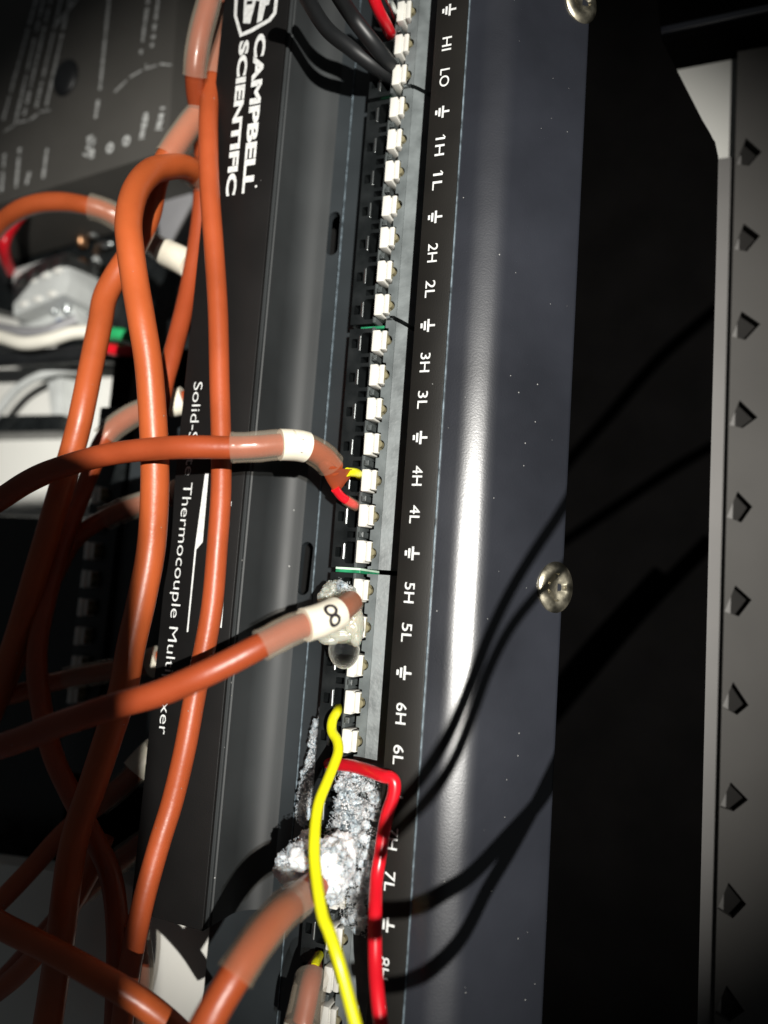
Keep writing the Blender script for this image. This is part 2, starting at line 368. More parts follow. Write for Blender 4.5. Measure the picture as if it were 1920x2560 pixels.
# countersunk screws in the shell's lower edge
def screw(px, py, R):
    x0 = P(px, py, -8).x
    for _ in range(8): x0 = P(px, py, shell_z(min(x0, 21.5))).x
    c = P(px, py, shell_z(min(x0, 21.5)))
    th = math.radians(50); nrm = V((math.sin(th), 0, math.cos(th))); u = V((math.cos(th), 0, -math.sin(th))); v = V((0, 1, 0))
    ring = [(0.0, 0.02), (0.25, 0.02), (0.42, 0.10), (0.55, 0.42), (0.72, 0.5), (0.92, 0.30), (1.0, 0.08), (1.0, -0.6)]
    seg = 40; vs_ = []; fs = []
    for r, h in ring:
        for k in range(seg):
            a = 2*math.pi*k/seg
            rr = r*R
            if 0.2 < r < 0.5: rr *= 1+0.22*math.cos(4*a)      # the cross recess
            vs_.append(c+u*math.cos(a)*rr*0.86+v*math.sin(a)*rr+nrm*h*R*0.26)
    for i in range(len(ring)-1):
        for k in range(seg):
            k2 = (k+1) % seg; fs.append([i*seg+k, i*seg+k2, (i+1)*seg+k2, (i+1)*seg+k])
    return mesh('screw', vs_, fs, M['steel'], mux, 40)
screw(1389, 1468, 3.4)
screw(1452, 2, 3.4)

# ---------------------------------------------------------------- terminal blocks, seven levers each
def rrect(x0, x1, y0, y1, r, n=4):
    out = []
    for cx, cy, a0 in ((x1-r, y1-r, 0), (x0+r, y1-r, 90), (x0+r, y0+r, 180), (x1-r, y0+r, 270)):
        for k in range(n+1):
            a = math.radians(a0+90*k/n); out.append((cx+r*math.cos(a), cy+r*math.sin(a)))
    return out
X0, XP0, XP1, XR = XD+0.55, -7.55, -6.0, -5.92
bm = bmesh.new()
add_box(bm, -5.42, -4.26, -1.58, 1.58, -7.5, -4.0, 0.16); add_box(bm, -4.27, -4.02, -1.2, 1.25, -7.5, -4.3, 0.05); add_box(bm, -4.03, -3.25, -1.34, 1.5, -7.5, -4.08, 0.2)
r = bmesh.ops.create_cone(bm, cap_ends=True, segments=20, radius1=0.5, radius2=0.46, depth=3.2)
for v in r['verts']: v.co += V((-3.25, 0, -6.05))
vv = [v.co.copy() for v in bm.verts]; bm.verts.index_update(); ff = [[v.index for v in f.verts] for f in bm.faces]; bm.free()
lever_me = bpy.data.meshes.new('lever'); lever_me.from_pydata([tuple(v*S) for v in vv], [], ff); lever_me.shade_smooth(); lever_me.set_sharp_from_angle(angle=0.6); lever_me.materials.append(M['lever']); lever_me.materials.append(M['lug'])
for p in lever_me.polygons:
    if p.center.x > -3.23*S or (abs(p.center.y) < 0.6*S and p.center.x > -3.6*S and p.center.z < -4.3*S): p.material_index = 1
bm = bmesh.new(); add_box(bm, -5.32, -4.62, -0.42, 0.42, -7.5, -4.35, 0.1); add_box(bm, -5.1, -4.8, -0.2, 0.2, -4.4, -4.2, 0.05)
vv = [v.co.copy() for v in bm.verts]; bm.verts.index_update(); ff = [[v.index for v in f.verts] for f in bm.faces]; bm.free()
div_me = bpy.data.meshes.new('divider'); div_me.from_pydata([tuple(v*S) for v in vv], [], ff); div_me.materials.append(M['ridge'])
bm = bmesh.new(); add_box(bm, -7.93, -7.62, -1.15, 1.15, -9.2, -5.02, 0.08)
vv = [v.co.copy() for v in bm.verts]; bm.verts.index_update(); ff = [[v.index for v in f.verts] for f in bm.faces]; bm.free()
con_me = bpy.data.meshes.new('contact'); con_me.from_pydata([tuple(v*S) for v in vv], [], ff); con_me.materials.append(M['contact'])

def block(i0, i1, slant_top, slant_bot, levers=True):
    yt = Y0-PITCH*i0+PITCH/2; yb = Y0-PITCH*i1-PITCH/2
    g_ = 0.33
    loops = [[(X0, yb+g_), (XR, yb+g_), (XR, yt-g_), (X0, yt-g_)]]
    for i in range(i0, i1+1):
        y = Y0-PITCH*i
        loops.append(rrect(XP0, XP1, y-1.55, y+1.55, 0.35))
        loops.append(rrect(X0+0.45, XP0-0.62, y-0.7, y+0.7, 0.15))
        if i < i1: loops.append(rrect(XP0+0.1, XP1-0.2, y-PITCH/2-0.45, y-PITCH/2+0.45, 0.1))
    vs_, fs = curve_mesh(loops, 3.2)
    o = mesh('terminal_block', [v+V((0, 0, -5.2-1.6)) for v in vs_], fs, M['block'], mux, 30)
    bm = bmesh.new(); add_box(bm, XR+0.01, -5.46, yb+g_, yt-g_, -8.4, -4.85, 0.1)
    bmobj('ridge', bm, M['ridge'], o, 30)
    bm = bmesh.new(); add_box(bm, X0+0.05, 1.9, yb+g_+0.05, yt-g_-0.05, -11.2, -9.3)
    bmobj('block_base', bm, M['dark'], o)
    # comb plate: half-round bites round each lever's lug, ends cut straight or aslant
    pts = []
    def end(yy, sl, s):
        return [(-3.7, yy+0.75*sl), (-2.5, yy+0.7*sl), (-1.4, yy+0.1*sl), (1.75, yy-1.6*sl)]
    top = end(yt-g_, slant_top, 1); bot = end(yb+g_, slant_bot, -1)
    left = []
    for i in range(i0, i1+1):
        y = Y0-PITCH*i
        left += [(-3.7, y+1.85), (-3.18, y+1.75), (-3.18, y+0.75)]
        left += [(-3.18+0.68*math.sin(math.pi*k/8), y+0.75*math.cos(math.pi*k/8)) for k in range(1, 8)]
        left += [(-3.18, y-0.75), (-3.18, y-1.75), (-3.7, y-1.85)]
    bm = bmesh.new()
    add_prism(bm, left+[bot[0], bot[1], (-2.05, bot[1][1]*0.5+bot[2][1]*0.5), (-2.05, top[1][1]*0.5+top[2][1]*0.5), top[1], top[0]], -8.4, -4.62, 0)
    bmobj('comb', bm, M['comb'], o)
    bm = bmesh.new()
    add_prism(bm, [(-2.03, bot[1][1]*0.5+bot[2][1]*0.5), bot[2], bot[3], top[3], top[2], (-2.03, top[1][1]*0.5+top[2][1]*0.5)], -8.4, lambda x, y: -4.45-0.30*(x+2.03), 0)
    bmobj('comb_ramp', bm, M['comb'], o)
    for i in range(i0, i1+1):
        y = Y0-PITCH*i
        for nm, me in (('lever', lever_me), ('contact', con_me)):
            c = bpy.data.objects.new(nm, me); col.objects.link(c); c.parent = o
            c.location = V((0, y+random.uniform(-.07, .07), random.uniform(-.1, .06)))*S-worldloc(o); c.rotation_euler = (random.uniform(-.03, .03), 0, 0)
        if i < i1:
            c = bpy.data.objects.new('divider', div_me); col.objects.link(c); c.parent = o; c.location = V((0, y-PITCH/2, 0))*S-worldloc(o)
    return o
block(-4, 1, 0, 1); block(2, 8, 1, 1); block(9, 15, 1, 0); block(16, 22, 0, 0); block(23, 29, 0, 0)
# green circuit-board slivers standing in the gaps between blocks
for yy, z, mt in ((Y0-PITCH*8.5, -5.6, 'pcb'), (Y0-PITCH*15.5, -3.5, 'pcb'), (Y0-PITCH*1.5, -6.2, 'pcb'), (Y0-PITCH*22.5, -6, 'pcb')):
    bm = bmesh.new(); add_box(bm, -8.0, -4.3, yy-0.34, yy+0.05, -10.5, z, 0.04)
    o = bmobj('board_sliver', bm, M[mt], mux)
    if z > -4:
        bm = bmesh.new(); add_box(bm, -8.0, -4.3, yy+0.06, yy+0.36, -10.5, z+0.05, 0.04); bmobj('pale_layer', bm, M['pcbe'], o)

# left half of the multiplexer, below the cover's overhang: deck with a second row of levers
bm = bmesh.new(); add_box(bm, -58, XA-0.1, P(300, 1960, -18).y, P(300, 1010, -18).y, -26, -18, 0.5)
ldeck = bmobj('left_deck', bm, M['floor'], mux, 30)
for i in range(13, 22):
    c = bpy.data.objects.new('lever', lever_me); col.objects.link(c); c.parent = ldeck
    c.location = V((P(210, 1480, -15).x+4.3, Y0-PITCH*i-1.5, -11))*S-worldloc(ldeck)
bm = bmesh.new(); add_box(bm, P(210, 1480, -15).x-3, P(210, 1480, -15).x+4, P(300, 1950, -18).y, P(300, 1020, -18).y, -17.98, -17, 0.2)
bmobj('left_terminal_block', bm, M['block'], ldeck, 30)

# ================================================================== base and background
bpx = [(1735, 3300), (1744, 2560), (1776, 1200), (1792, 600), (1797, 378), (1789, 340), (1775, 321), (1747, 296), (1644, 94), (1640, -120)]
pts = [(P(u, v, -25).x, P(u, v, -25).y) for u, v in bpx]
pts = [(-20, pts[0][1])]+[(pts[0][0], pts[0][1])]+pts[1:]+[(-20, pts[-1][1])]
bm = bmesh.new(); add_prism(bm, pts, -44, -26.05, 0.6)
base = bmobj('shade_black_base', bm, M['matte'], None, 30, base=V((15, 0, -44)))  # near-black colour stands in for the unlit side beyond the shell
tag(base, 'base that the multiplexer sits on, shade put in as black, with one clipped corner', 'base')
# faint moulded ledge on the base
bm = bmesh.new(); a = P(1345, 2300, -25.9)
add_box(bm, a.x-0.6, a.x+0.3, P(1333, 2600, -26).y, P(1360, 1850, -26).y, -26.04, -25.4, 0.15)
bmobj('ledge', bm, M['shell'], base, 30)

bm = bmesh.new(); add_box(bm, -230, 130, -150, 170, -50, -46)
plate = bmobj('back_plate', bm, M['white'], None, base=V((0, 0, -50))); struct(plate)

# grey perforated panel beyond the base: staggered diamond holes
pitchy = 15.4
xl_b = P(1816, 1280, -44)
ytop = P(1850, 128, -44).y; yy0 = P(1812, 1500, -44).y; xs0 = xl_b.x
bm = bmesh.new(); zt, zb = -44.0, -45.2
def cell(x0, x1, y0, y1, hole):
    o_ = [(x0, y0), (x1, y0), (x1, y1), (x0, y1)]
    if hole is None: bm.faces.new([bm.verts.new((x, y, zt)) for x, y in o_]); return
    a = [bm.verts.new((x, y, zt)) for x, y in o_]; h = [bm.verts.new((x, y, zt)) for x, y in hole]; d = [bm.verts.new((x, y, zb)) for x, y in hole]
    for k in range(4):
        k2 = (k+1) % 4
        bm.faces.new((a[k], a[k2], h[k2], h[k])); bm.faces.new((h[k], h[k2], d[k2], d[k]))
cw = 6.4
for cidx in range(4):
    xa = xs0 if cidx == 0 else xs0+cidx*cw; xb_ = xs0+(cidx+1)*cw; r_ = -14
    while True:
        cy = yy0+r_*pitchy+(pitchy/2 if cidx % 2 else 0); y0_, y1_ = cy-pitchy/2, cy+pitchy/2; r_ += 1
        if y0_ >= ytop: break
        cx = xa+(1.3 if cidx == 0 else 2.2); j = [random.uniform(.85, 1.12) for _ in range(4)]
        if y1_ > ytop: cell(xa, xb_, y0_, ytop, None); continue
        cell(xa, xb_, y0_, y1_, [(cx-1.2, cy-0.6-1.2*j[0]), (cx+0.9*j[1], cy-2.5*j[1]), (cx+2.9*j[2], cy+1.6*(j[0]-1)*4), (cx+0.3*j[3], cy+2.5*j[3])])
cell(xs0+4*cw, 120, -160, ytop, None)
bmesh.ops.remove_doubles(bm, verts=bm.verts[:], dist=0.01)
perf = bmobj('perforated_panel', bm, M['greyperf'], None, None, base=V((70, 0, -45)))
tag(perf, 'grey panel perforated with staggered diamond holes on the back plate', 'panel')
bm = bmesh.new(); add_box(bm, xl_b.x+1.02, 118, -148, P(1850, 128, -44).y-1, -45.95, -45.6)
bmobj('dark_backing', bm, M['back'], perf)
bm = bmesh.new(); add_box(bm, P(1700, 1200, -45).x, xs0+1.0, -148, P(1815, 392, -45).y, -45.9, -45.3); bmobj('falloff_strip', bm, M['falloff_strip'], perf)  # grey strip over the white plate, the light's falloff put into its colour
# dark rail across the plate above the base
bm = bmesh.new(); q0 = P(1600, 118, -40); q1 = P(1960, 58, -40)
add_prism(bm, [(q0.x-25, q0.y-2), (q1.x+30, q1.y), (q1.x+30, q1.y+70), (q0.x-25, q0.y+70)], -45.9, -38, 0.6)
tag(bmobj('rail', bm, M['matte'], None, 30, base=V((60, 75, -46))), 'black rail crossing the back plate above the perforated panel', 'rail')
bm = bmesh.new(); q0 = P(1640, 92, -38); q1 = P(1930, 30, -38)
a_ = V((q0.x, q0.y, 0)); b_ = V((q1.x+6, q1.y, 0)); nn = V((0, 1.0, 0))
add_prism(bm, [(a_.x, a_.y), (b_.x, b_.y), (b_.x, b_.y+1.2), (a_.x, a_.y+1.2)], -37.97, -37.3, 0.2)
bmobj('rail_lip', bm, M['shell'], bpy.data.objects['rail'], 30)

# ---------------------------------------------------------------- datalogger panel, upper left
ZP = -20
cn = [P(452, -150, ZP), P(418, 378, ZP), P(-260, 590, ZP), P(-260, -150, ZP)]
bm = bmesh.new(); add_prism(bm, [(p.x, p.y) for p in cn][::-1], -40, ZP, 0.5)
pan = bmobj('datalogger', bm, M['panel'], None, 30, base=V((-75, 60, -40)))
tag(pan, 'dark grey datalogger panel with rows of faint white print', 'datalogger')
def marks(name, segs, wd):
    bm = bmesh.new()
    for (u0, v0, u1, v1, kind) in segs:
        a = P(u0, v0, ZP); b = P(u1, v1, ZP); d = b-a; L = d.length; d.normalize(); n = V((-d.y, d.x, 0)); t = 0
        while t < L:
            l = random.uniform(0.4, 1.3) if kind else L
            if kind and random.random() < 0.08: t += 0.8; continue
            p = a+d*t; q = a+d*min(L, t+l*0.8); ww = wd*random.uniform(0.6, 1.1)
            k = [p-n*ww, q-n*ww*random.uniform(.7, 1), q+n*ww*random.uniform(.4, 1), p+n*ww]
            f = [bm.verts.new((c.x, c.y, ZP+0.02)) for c in k]; bm.faces.new(f)
            t += l
    return bmobj(name, bm, M['printdim'], pan)
rows = []
for j, (u, v1) in enumerate(((8, 300), (30, 310), (52, 290), (82, 270), (108, 265), (134, 60))):
    rows.append((u+85-10*j*0.4, -10, u+(8 if j else 0), v1, 1))
rows += [(274, -10, 250, 225, 1), (246, 250, 238, 300, 1), (372, -10, 352, 135, 1), (397, -10, 380, 118, 1),
         (12, 385, 4, 480, 1), (50, 370, 40, 470, 1), (118, 372, 108, 445, 1), (74, 430, 66, 462, 1)]
marks('printed_rows', rows, 0.45)
marks('printed_tags', [(366, 282, 354, 348, 1), (408, 268, 396, 325, 1), (236, 345, 212, 390, 1), (225, 340, 230, 395, 1)], 0.85)
marks('printed_bracket', [(287, 230, 325, 193, 0), (325, 193, 362, 172, 0), (366, 160, 366, 174, 0), (362, 173, 400, 160, 0), (400, 160, 437, 163, 0),
                          (10, 330, 45, 306, 0), (45, 306, 75, 300, 0), (75, 300, 100, 280, 0), (100, 280, 132, 274, 0)], 0.22)
for u, v in ((275, 370), (316, 352)):
    bm = bmesh.new(); c = P(u, v, ZP)
    for k in range(24):
        a0, a1 = 2*math.pi*k/24, 2*math.pi*(k+1)/24
        bm.faces.new([bm.verts.new((c.x+r_*math.cos(a), c.y+r_*math.sin(a)*1.2, ZP+0.02)) for r_, a in ((0.35, a0), (0.95, a0), (0.95, a1), (0.35, a1))])
    bmobj('printed_ring', bm, M['printdim'], pan)
bm = bmesh.new(); c = P(165, 195, ZP)
r = bmesh.ops.create_uvsphere(bm, u_segments=28, v_segments=14, radius=1)
for v in r['verts']: v.co = V((c.x+v.co.x*3.3, c.y+v.co.y*4.2, ZP+v.co.z*1.3))
bmobj('plug', bm, M['blackw'], pan, 60)

# ---------------------------------------------------------------- circuit board with connectors under the cables
bm = bmesh.new(); q = [P(-250, 420, -41), P(520, 380, -41), P(500, 900, -41), P(160, 905, -41), P(110, 800, -41), P(-250, 720, -41)]
add_prism(bm, [(p.x, p.y) for p in q][::-1], -45.9, -41, 0.3)
brd = bmobj('circuit_board', bm, M['block'], None, 30, base=V((-90, 30, -46)))
tag(brd, 'dark circuit board with small metal parts behind the orange cables', 'circuit board')
def blob_part(name, px, py, z, r, mat, parent, sq=(1, 1, 1)):
    bm = bmesh.new(); c = P(px, py, z); rr = bmesh.ops.create_icosphere(bm, subdivisions=2, radius=r)
    for v in rr['verts']: v.co = V((c.x+v.co.x*sq[0], c.y+v.co.y*sq[1], c.z+v.co.z*sq[2]))
    return bmobj(name, bm, mat, parent, 60)
for (u, v, r_, mt, sq) in ((232, 585, 1.2, 'contact', (1, 1, 1)), (206, 602, 1.6, 'copper', (.7, 1.2, 1)), (205, 660, 1.6, 'copper', (1, .9, 1)), (262, 612, 1.4, 'contact', (1.8, .6, .6)), (240, 665, 1.5, 'greyconn', (.6, 1.6, 1))):
    blob_part('solder_part', u, v, -39, r_, M[mt], brd, sq)
bm = bmesh.new(); q = P(140, 575, -41)
for k in range(6):
    q = P(118+k*20+random.uniform(-5, 5), 545+random.uniform(-10, 20), -41)
    add_box(bm, q.x-0.7, q.x+0.7, q.y-3.5, q.y+3.5, -41, -40, 0.1)
bmobj('grey_pads', bm, M['greyw'], brd)
def quadbox(name, pxs, z0, z1, mat, parent=None, bev=0.4, base=None):
    bm = bmesh.new(); add_prism(bm, [(P(u, v, z1).x, P(u, v, z1).y) for u, v in pxs][::-1], z0, z1, bev)
    return bmobj(name, bm, mat, parent, 30, base)
con = quadbox('plug_connector', [(28, 672), (165, 628), (172, 700), (160, 735), (30, 790)], -40.9, -31, M['greyconn'], None, 0.8, base=P(100, 700, -41))
tag(con, 'pale grey screw connector with bright screw heads beside the red wire', 'connector')
for u, v in ((52, 700), (84, 688), (117, 676), (148, 664)):
    q = P(u, v, -31); bm = bmesh.new(); add_box(bm, q.x-1.1, q.x+1.1, q.y-2.0, q.y+1.8, -31.5, -30.3, 0.3); bmobj('cell', bm, M['white'], con, 30)
for u, v in ((52, 695), (84, 683), (117, 671), (148, 659)):
    blob_part('screw_head', u, v, -30.1, 0.9, M['contact'], con, (1, 1, .5))
for u, v in ((60, 760), (95, 748), (130, 735)): blob_part('clamp', u, v, -31, 1.2, M['white'], con, (1.2, .7, .5))
con2 = quadbox('grey_housing', [(40, 765), (168, 728), (195, 800), (190, 835), (45, 815)], -40.9, -36, M['greyconn'], None, 0.6, base=P(100, 780, -41))
tag(con2, 'grey plastic housing with two metal pins next to the white wire', 'connector housing')
for u, v in ((137, 772), (168, 770)): blob_part('pin', u, v, -35.5, 1.3, M['contact'], con2, (.8, 1.4, .8))
blob_part('blue_cap', 155, 815, -35.5, 2.0, M['blue'], con2, (1.1, .9, .7))
gp = quadbox('grey_module', [(385, 490), (480, 470), (480, 600), (400, 610)], -40.9, -34, M['greyw'], None, 0.5, base=P(430, 540, -41))
tag(gp, 'small grey module half hidden between two orange cables', 'module')
br = quadbox('metal_bracket', [(112, 912), (150, 905), (152, 1060), (128, 1050)], -45.9, -40, M['greyconn'], None, 0.4, base=P(130, 980, -46))
tag(br, 'grey bracket standing on the white plate by the black cable', 'bracket')
rail2 = quadbox('dark_crossbar', [(-120, 1040), (150, 1035), (150, 1078), (-120, 1085)], -45.9, -38, M['block'], None, 0.4, base=P(0, 1060, -46))
tag(rail2, 'dark bar lying across the white plate at the cables', 'bar')
# dark tray under the left half
bm = bmesh.new(); add_box(bm, -72, -20.2, -62, 34, -45.9, -26.2, 0.5)
tag(bmobj('left_tray', bm, M['matte'], None, 30, base=V((-46, -14, -46))), 'black tray under the left half of the multiplexer', 'tray')
bm = bmesh.new(); add_box(bm, -190, -72.1, -140, P(60, 1290, -30).y, -45.9, -30, 0.5)  # dark slab added over the plate, its shade put in as colour
tag(bmobj('shade_cover', bm, M['block'], None, 30, base=V((-130, -60, -46))), 'dark cover added in place of shade beyond the left half, under the crossing cables', 'tray')
# white panel at the lower left
wp = [P(300, 2200, -13), P(524, 2320, -13), P(522, 2345, -13), P(497, 2640, -13), P(-300, 2640, -13), P(-300, 2120, -13)]
bm = bmesh.new(); add_prism(bm, [(p.x, p.y) for p in wp][::-1], -17.5, -13, 0.2)
wpo = bmobj('plastic_sheet', bm, M['whitepl'], None, 30, base=V((-60, -70, -17)))
tag(wpo, 'white plastic sheet beside the lower end of the black cover', 'sheet')

# ================================================================== CABLES
def wire(name, pts, d, mat, label, cat='wire', group=None, n=14):
    p = crom([P(*q) if not isinstance(q, Vector) else q for q in pts], n)
    o = tube(name, p, d/2, mat, None, 14, base=p[0]); tag(o, label, cat, group); return o
def seg(path, n, a, b):                      # piece of the sampled path between control indices a..b
    return path[int(round(a*n)):int(round(b*n))+1]
def cable(label, pts, d=2.95, mat='orange', parts=(), taper=None):
    """parts: (kind, from index, to index, outer diameter)"""
    n = 16
    path = crom([P(*q) for q in pts], n); N_ = len(path)-1
    root = empty('orange_cable', path[0], label, 'cable', 'orange thermocouple cables')
    ph_ = random.uniform(0, 6)
    tube('jacket', path, (lambda t: taper(t)*d/2) if taper else (lambda t: (d/2*(1+0.022*math.sin(17*t+ph_)+0.012*math.sin(41*t)), d/2*(1-0.022*math.sin(13*t+ph_)))), M[mat], root, 20)
    for (kind, a, b_, dd) in parts:
        s_ = seg(path, n, a, b_)
        if kind == 'band':
            tube('marker_band', s_, dd/2, M['band'], root, 24)
        else:
            def rr(t, dd=dd):
                k = 1+0.018*math.sin(7*t+dd)+0.008*math.sin(19*t)
                if t < 0.04 or t > 0.96: k *= 1.03
                return (dd/2*k*1.06, dd/2*k*0.98)
            tube('shrink_sleeve', s_, rr, M['sleeve' if kind == 'sleeve' else 'clears'], root, 24, cap=False)
    return root, path

# V1: long cable over the cover
cable('orange cable lying along the black cover over the model name, running its whole length',
      [(590, -60, -6), (566, 40, -5), (545, 130, -3), (530, 210, -1), (521, 300, 1), (524, 464, 2.5), (535, 620, 3), (545, 780, 3), (549, 960, 3), (553, 1120, 3), (552, 1240, 3), (543, 1370, 3),
       (532, 1500, 3), (516, 1600, 3), (490, 1725, 3), (463, 1870, 3.5), (432, 2000, 4), (398, 2110, 5), (362, 2240, 6), (338, 2350, 6), (318, 2460, 5), (300, 2600, 3)],
      parts=[('sleeve', 0.3, 2.95, 3.6)])
# T: sleeved cable at the very top
cable('orange cable in a pink milky sleeve entering beside the shield logo', [(540, -80, 4), (523, 0, 4), (500, 90, 4), (488, 170, 3), (489, 230, 1), (500, 300, -2), (508, 400, -5), (505, 500, -6), (495, 590, -6), (478, 690, -5), (456, 790, -3), (430, 890, -1), (408, 970, 0), (392, 1080, -1), (386, 1220, -2), (376, 1390, -3), (350, 1520, -3), (322, 1640, -3), (296, 1760, -3), (250, 1900, -4), (190, 2060, -4), (160, 2250, -4), (140, 2450, -4), (120, 2640, -4)],
      2.95, parts=[('sleeve', 0.2, 3.3, 3.9)])
# U/K : sleeve diagonal, passing behind the big loop to the left
cable('orange cable whose sleeve slants away below the name print and passes behind the big loop', [(560, 200, -6), (520, 258, -3), (470, 320, 0), (420, 392, 2), (392, 450, 2), (372, 540, 2), (335, 620, 2), (290, 690, 3), (262, 745, 4), (250, 810, 5), (230, 906, 6), (210, 1005, 7), (192, 1085, 7), (152, 1225, 6), (100, 1400, 4), (40, 1600, 3), (-30, 1800, 2)],
      3.6, parts=[('sleeve', 0.9, 3.05, 4.3)])
# L1 big loop
cable('thick orange cable looping over like a hook and hanging down among the others',
      [(545, 478, -7), (500, 440, -4), (462, 418, 0), (420, 418, 4), (375, 432, 8), (338, 480, 11), (322, 550, 13), (326, 620, 14), (337, 700, 14), (354, 800, 14), (371, 906, 13), (380, 1010, 12), (386, 1120, 11), (387, 1230, 10), (378, 1370, 9), (354, 1500, 9), (328, 1615, 9), (308, 1725, 9),
       (274, 1834, 9), (226, 1979, 9), (200, 2050, 9), (178, 2141, 9), (163, 2249, 9), (150, 2358, 9), (132, 2480, 8), (110, 2620, 8)],
      3.75, parts=[('sleeve', 0.2, 1.75, 4.5)])
# M: left arch
cable('orange cable arching over the red wire below the datalogger', [(-60, 640, -6), (-10, 572, -5), (40, 530, -4), (95, 509, -4), (155, 505, -5), (215, 514, -6), (268, 530, -8), (315, 560, -10), (365, 598, -10), (415, 632, -9), (455, 652, -8), (520, 690, -8)],
      3.3, parts=[('sleeve', 5.2, 7.6, 4.3), ('sleeve', 8.0, 9.9, 4.1), ('band', 9.05, 10.4, 4.7)])
# Y0..Y3: cables that come from under the cover's left edge
cable('orange cable emerging under the word Solid with a white band, then running straight down', [(500, 985, -9), (445, 1005, -8), (385, 1018, -7), (320, 1045, -6), (262, 1095, -5), (222, 1190, -3), (150, 1380, 0), (105, 1550, 2), (92, 1653, 3), (103, 1762, 3), (130, 1880, 3), (174, 1979, 3), (230, 2085, 3), (268, 2165, 3), (285, 2231, 3), (293, 2322, 3), (293, 2440, 2), (285, 2600, 0)],
      2.95, parts=[('band', 0.7, 1.35, 4.5), ('sleeve', 1.4, 4.0, 3.8)])
cable('orange cable in a clear sleeve emerging under the word Thermocouple', [(490, 1215, -9), (430, 1240, -8), (350, 1262, -7), (270, 1292, -5), (190, 1345, -3), (140, 1430, -2), (80, 1560, -2), (20, 1700, -2), (-50, 1860, -2)],
      2.95, parts=[('sleeve', 0.8, 3.1, 3.9), ('band', 0.3, 0.85, 4.7)])
cable('orange cable in a long sleeve emerging under the letters Mult', [(440, 1625, -9), (385, 1655, -8), (300, 1672, -7), (200, 1690, -6), (110, 1712, -5), (40, 1735, -4), (-60, 1765, -4)],
      2.95, parts=[('band', 0.75, 1.15, 4.7), ('sleeve', 1.15, 3.3, 3.8)])
cable('orange cable with a bright white band emerging below the end of the word Multiplexer', [(430, 1850, -9), (375, 1890, -8), (320, 1950, -6), (250, 2010, -4), (165, 2075, -2), (80, 2170, -1), (0, 2255, 0), (-70, 2330, 0)],
      2.95, parts=[('band', 0.75, 1.7, 4.6), ('sleeve', 1.7, 3.0, 3.8)])
cable('orange cable in a frayed sleeve emerging at the lower end of the cover', [(420, 2070, -9), (360, 2105, -8), (300, 2150, -7), (225, 2215, -5), (150, 2290, -4), (70, 2380, -4), (-40, 2500, -4)],
      2.95, parts=[('sleeve', 0.6, 3.2, 3.8)])
cable('orange cable crossing in front of the white panel at a slant', [(-60, 2272, 16), (0, 2312, 16), (75, 2350, 16), (145, 2385, 16), (253, 2445, 15), (362, 2512, 13), (440, 2575, 11), (500, 2640, 9)], 2.95)
cable('orange cable hanging over the white panel under the crossing cable', [(330, 2300, 2), (345, 2400, 0), (345, 2480, -2), (330, 2560, -3), (300, 2640, -4)], 2.95, 'dusky', parts=[('sleeve', 0.3, 3, 4.2)])
cable('orange cable sagging in the dark bottom corner', [(-60, 2520, 0), (40, 2440, 1), (120, 2350, 2), (180, 2260, 2), (225, 2180, 1), (260, 2090, 0)], 2.95)

# C1: crosses the channel, its two cores bent into terminal four
def smooth(t, a, b):
    t = min(1, max(0, (t-a)/(b-a))); return t*t*(3-2*t)
root, path = cable('orange cable with split end, its yellow and red cores bent into 4H and 4L',
      [(-80, 1300, 16), (0, 1249, 17), (72, 1203, 17), (145, 1171, 17), (253, 1140, 16), (362, 1124, 15), (470, 1118, 14), (579, 1119, 12), (640, 1117, 10.5), (700, 1112, 8.5), (760, 1117, 6), (805, 1140, 3), (835, 1172, 0.5)],
      2.95, parts=[('sleeve', 7.0, 9.5, 3.85), ('band', 9.0, 10.05, 4.1), ('clear', 10.0, 11.7, 3.75)])
# flattened jacket end
pp = crom([P(820, 1155, 1.6), P(838, 1178, 0.4), P(852, 1200, -0.6), P(866, 1205, -1.4)], 10)
bm = bmesh.new()
fin = [[P(826, 1150, 2.8), P(800, 1172, 2.8)], [P(842, 1168, 2.2), P(812, 1190, 1.4)], [P(862, 1172, 1.0), P(820, 1208, 0.2)], [P(880, 1173, -0.6), P(834, 1229, -1.4)], [P(882, 1180, -1.2), P(842, 1231, -1.9)]]
rows_ = []
for j, (a, b_) in enumerate(fin):
    th = (1.35, 1.2, 0.9, 0.72, 0.55)[j]; ring = []
    for k in range(20):
        an = 2*math.pi*k/20; c = math.cos(an); s_ = math.sin(an)
        pinch = 1-0.45*(j/4.0)*math.exp(-(c/0.35)**2)
        ring.append(bm.verts.new(a*(0.5+c*0.5)+b_*(0.5-c*0.5)+V((0, 0, s_*th*pinch))))
    rows_.append(ring)
for r0, r1 in zip(rows_, rows_[1:]):
    for k in range(20): bm.faces.new((r0[k], r0[(k+1) % 20], r1[(k+1) % 20], r1[k]))
bm.faces.new(rows_[0][::-1]); bm.faces.new(rows_[-1])
o = bmobj('split_jacket_end', bm, M['orange'], root, 60)
tube('yellow_core', crom([P(868, 1180, -0.6), P(884, 1181, -2.0), P(894, 1184, -3.6), P(899, 1190, -7)], 8), 0.62, M['yellow'], root)
tube('red_core', crom([P(838, 1222, -1.0), P(852, 1240, -2.3), P(868, 1252, -3.2), P(885, 1262, -4.6), P(890, 1268, -7.5)], 8), 0.62, M['red'], root)
tube('clear_core_sleeve', crom([P(864, 1249, -3.0), P(876, 1257, -3.8), P(890, 1265, -5.0)], 8), 0.78, M['clears'], root, cap=False)
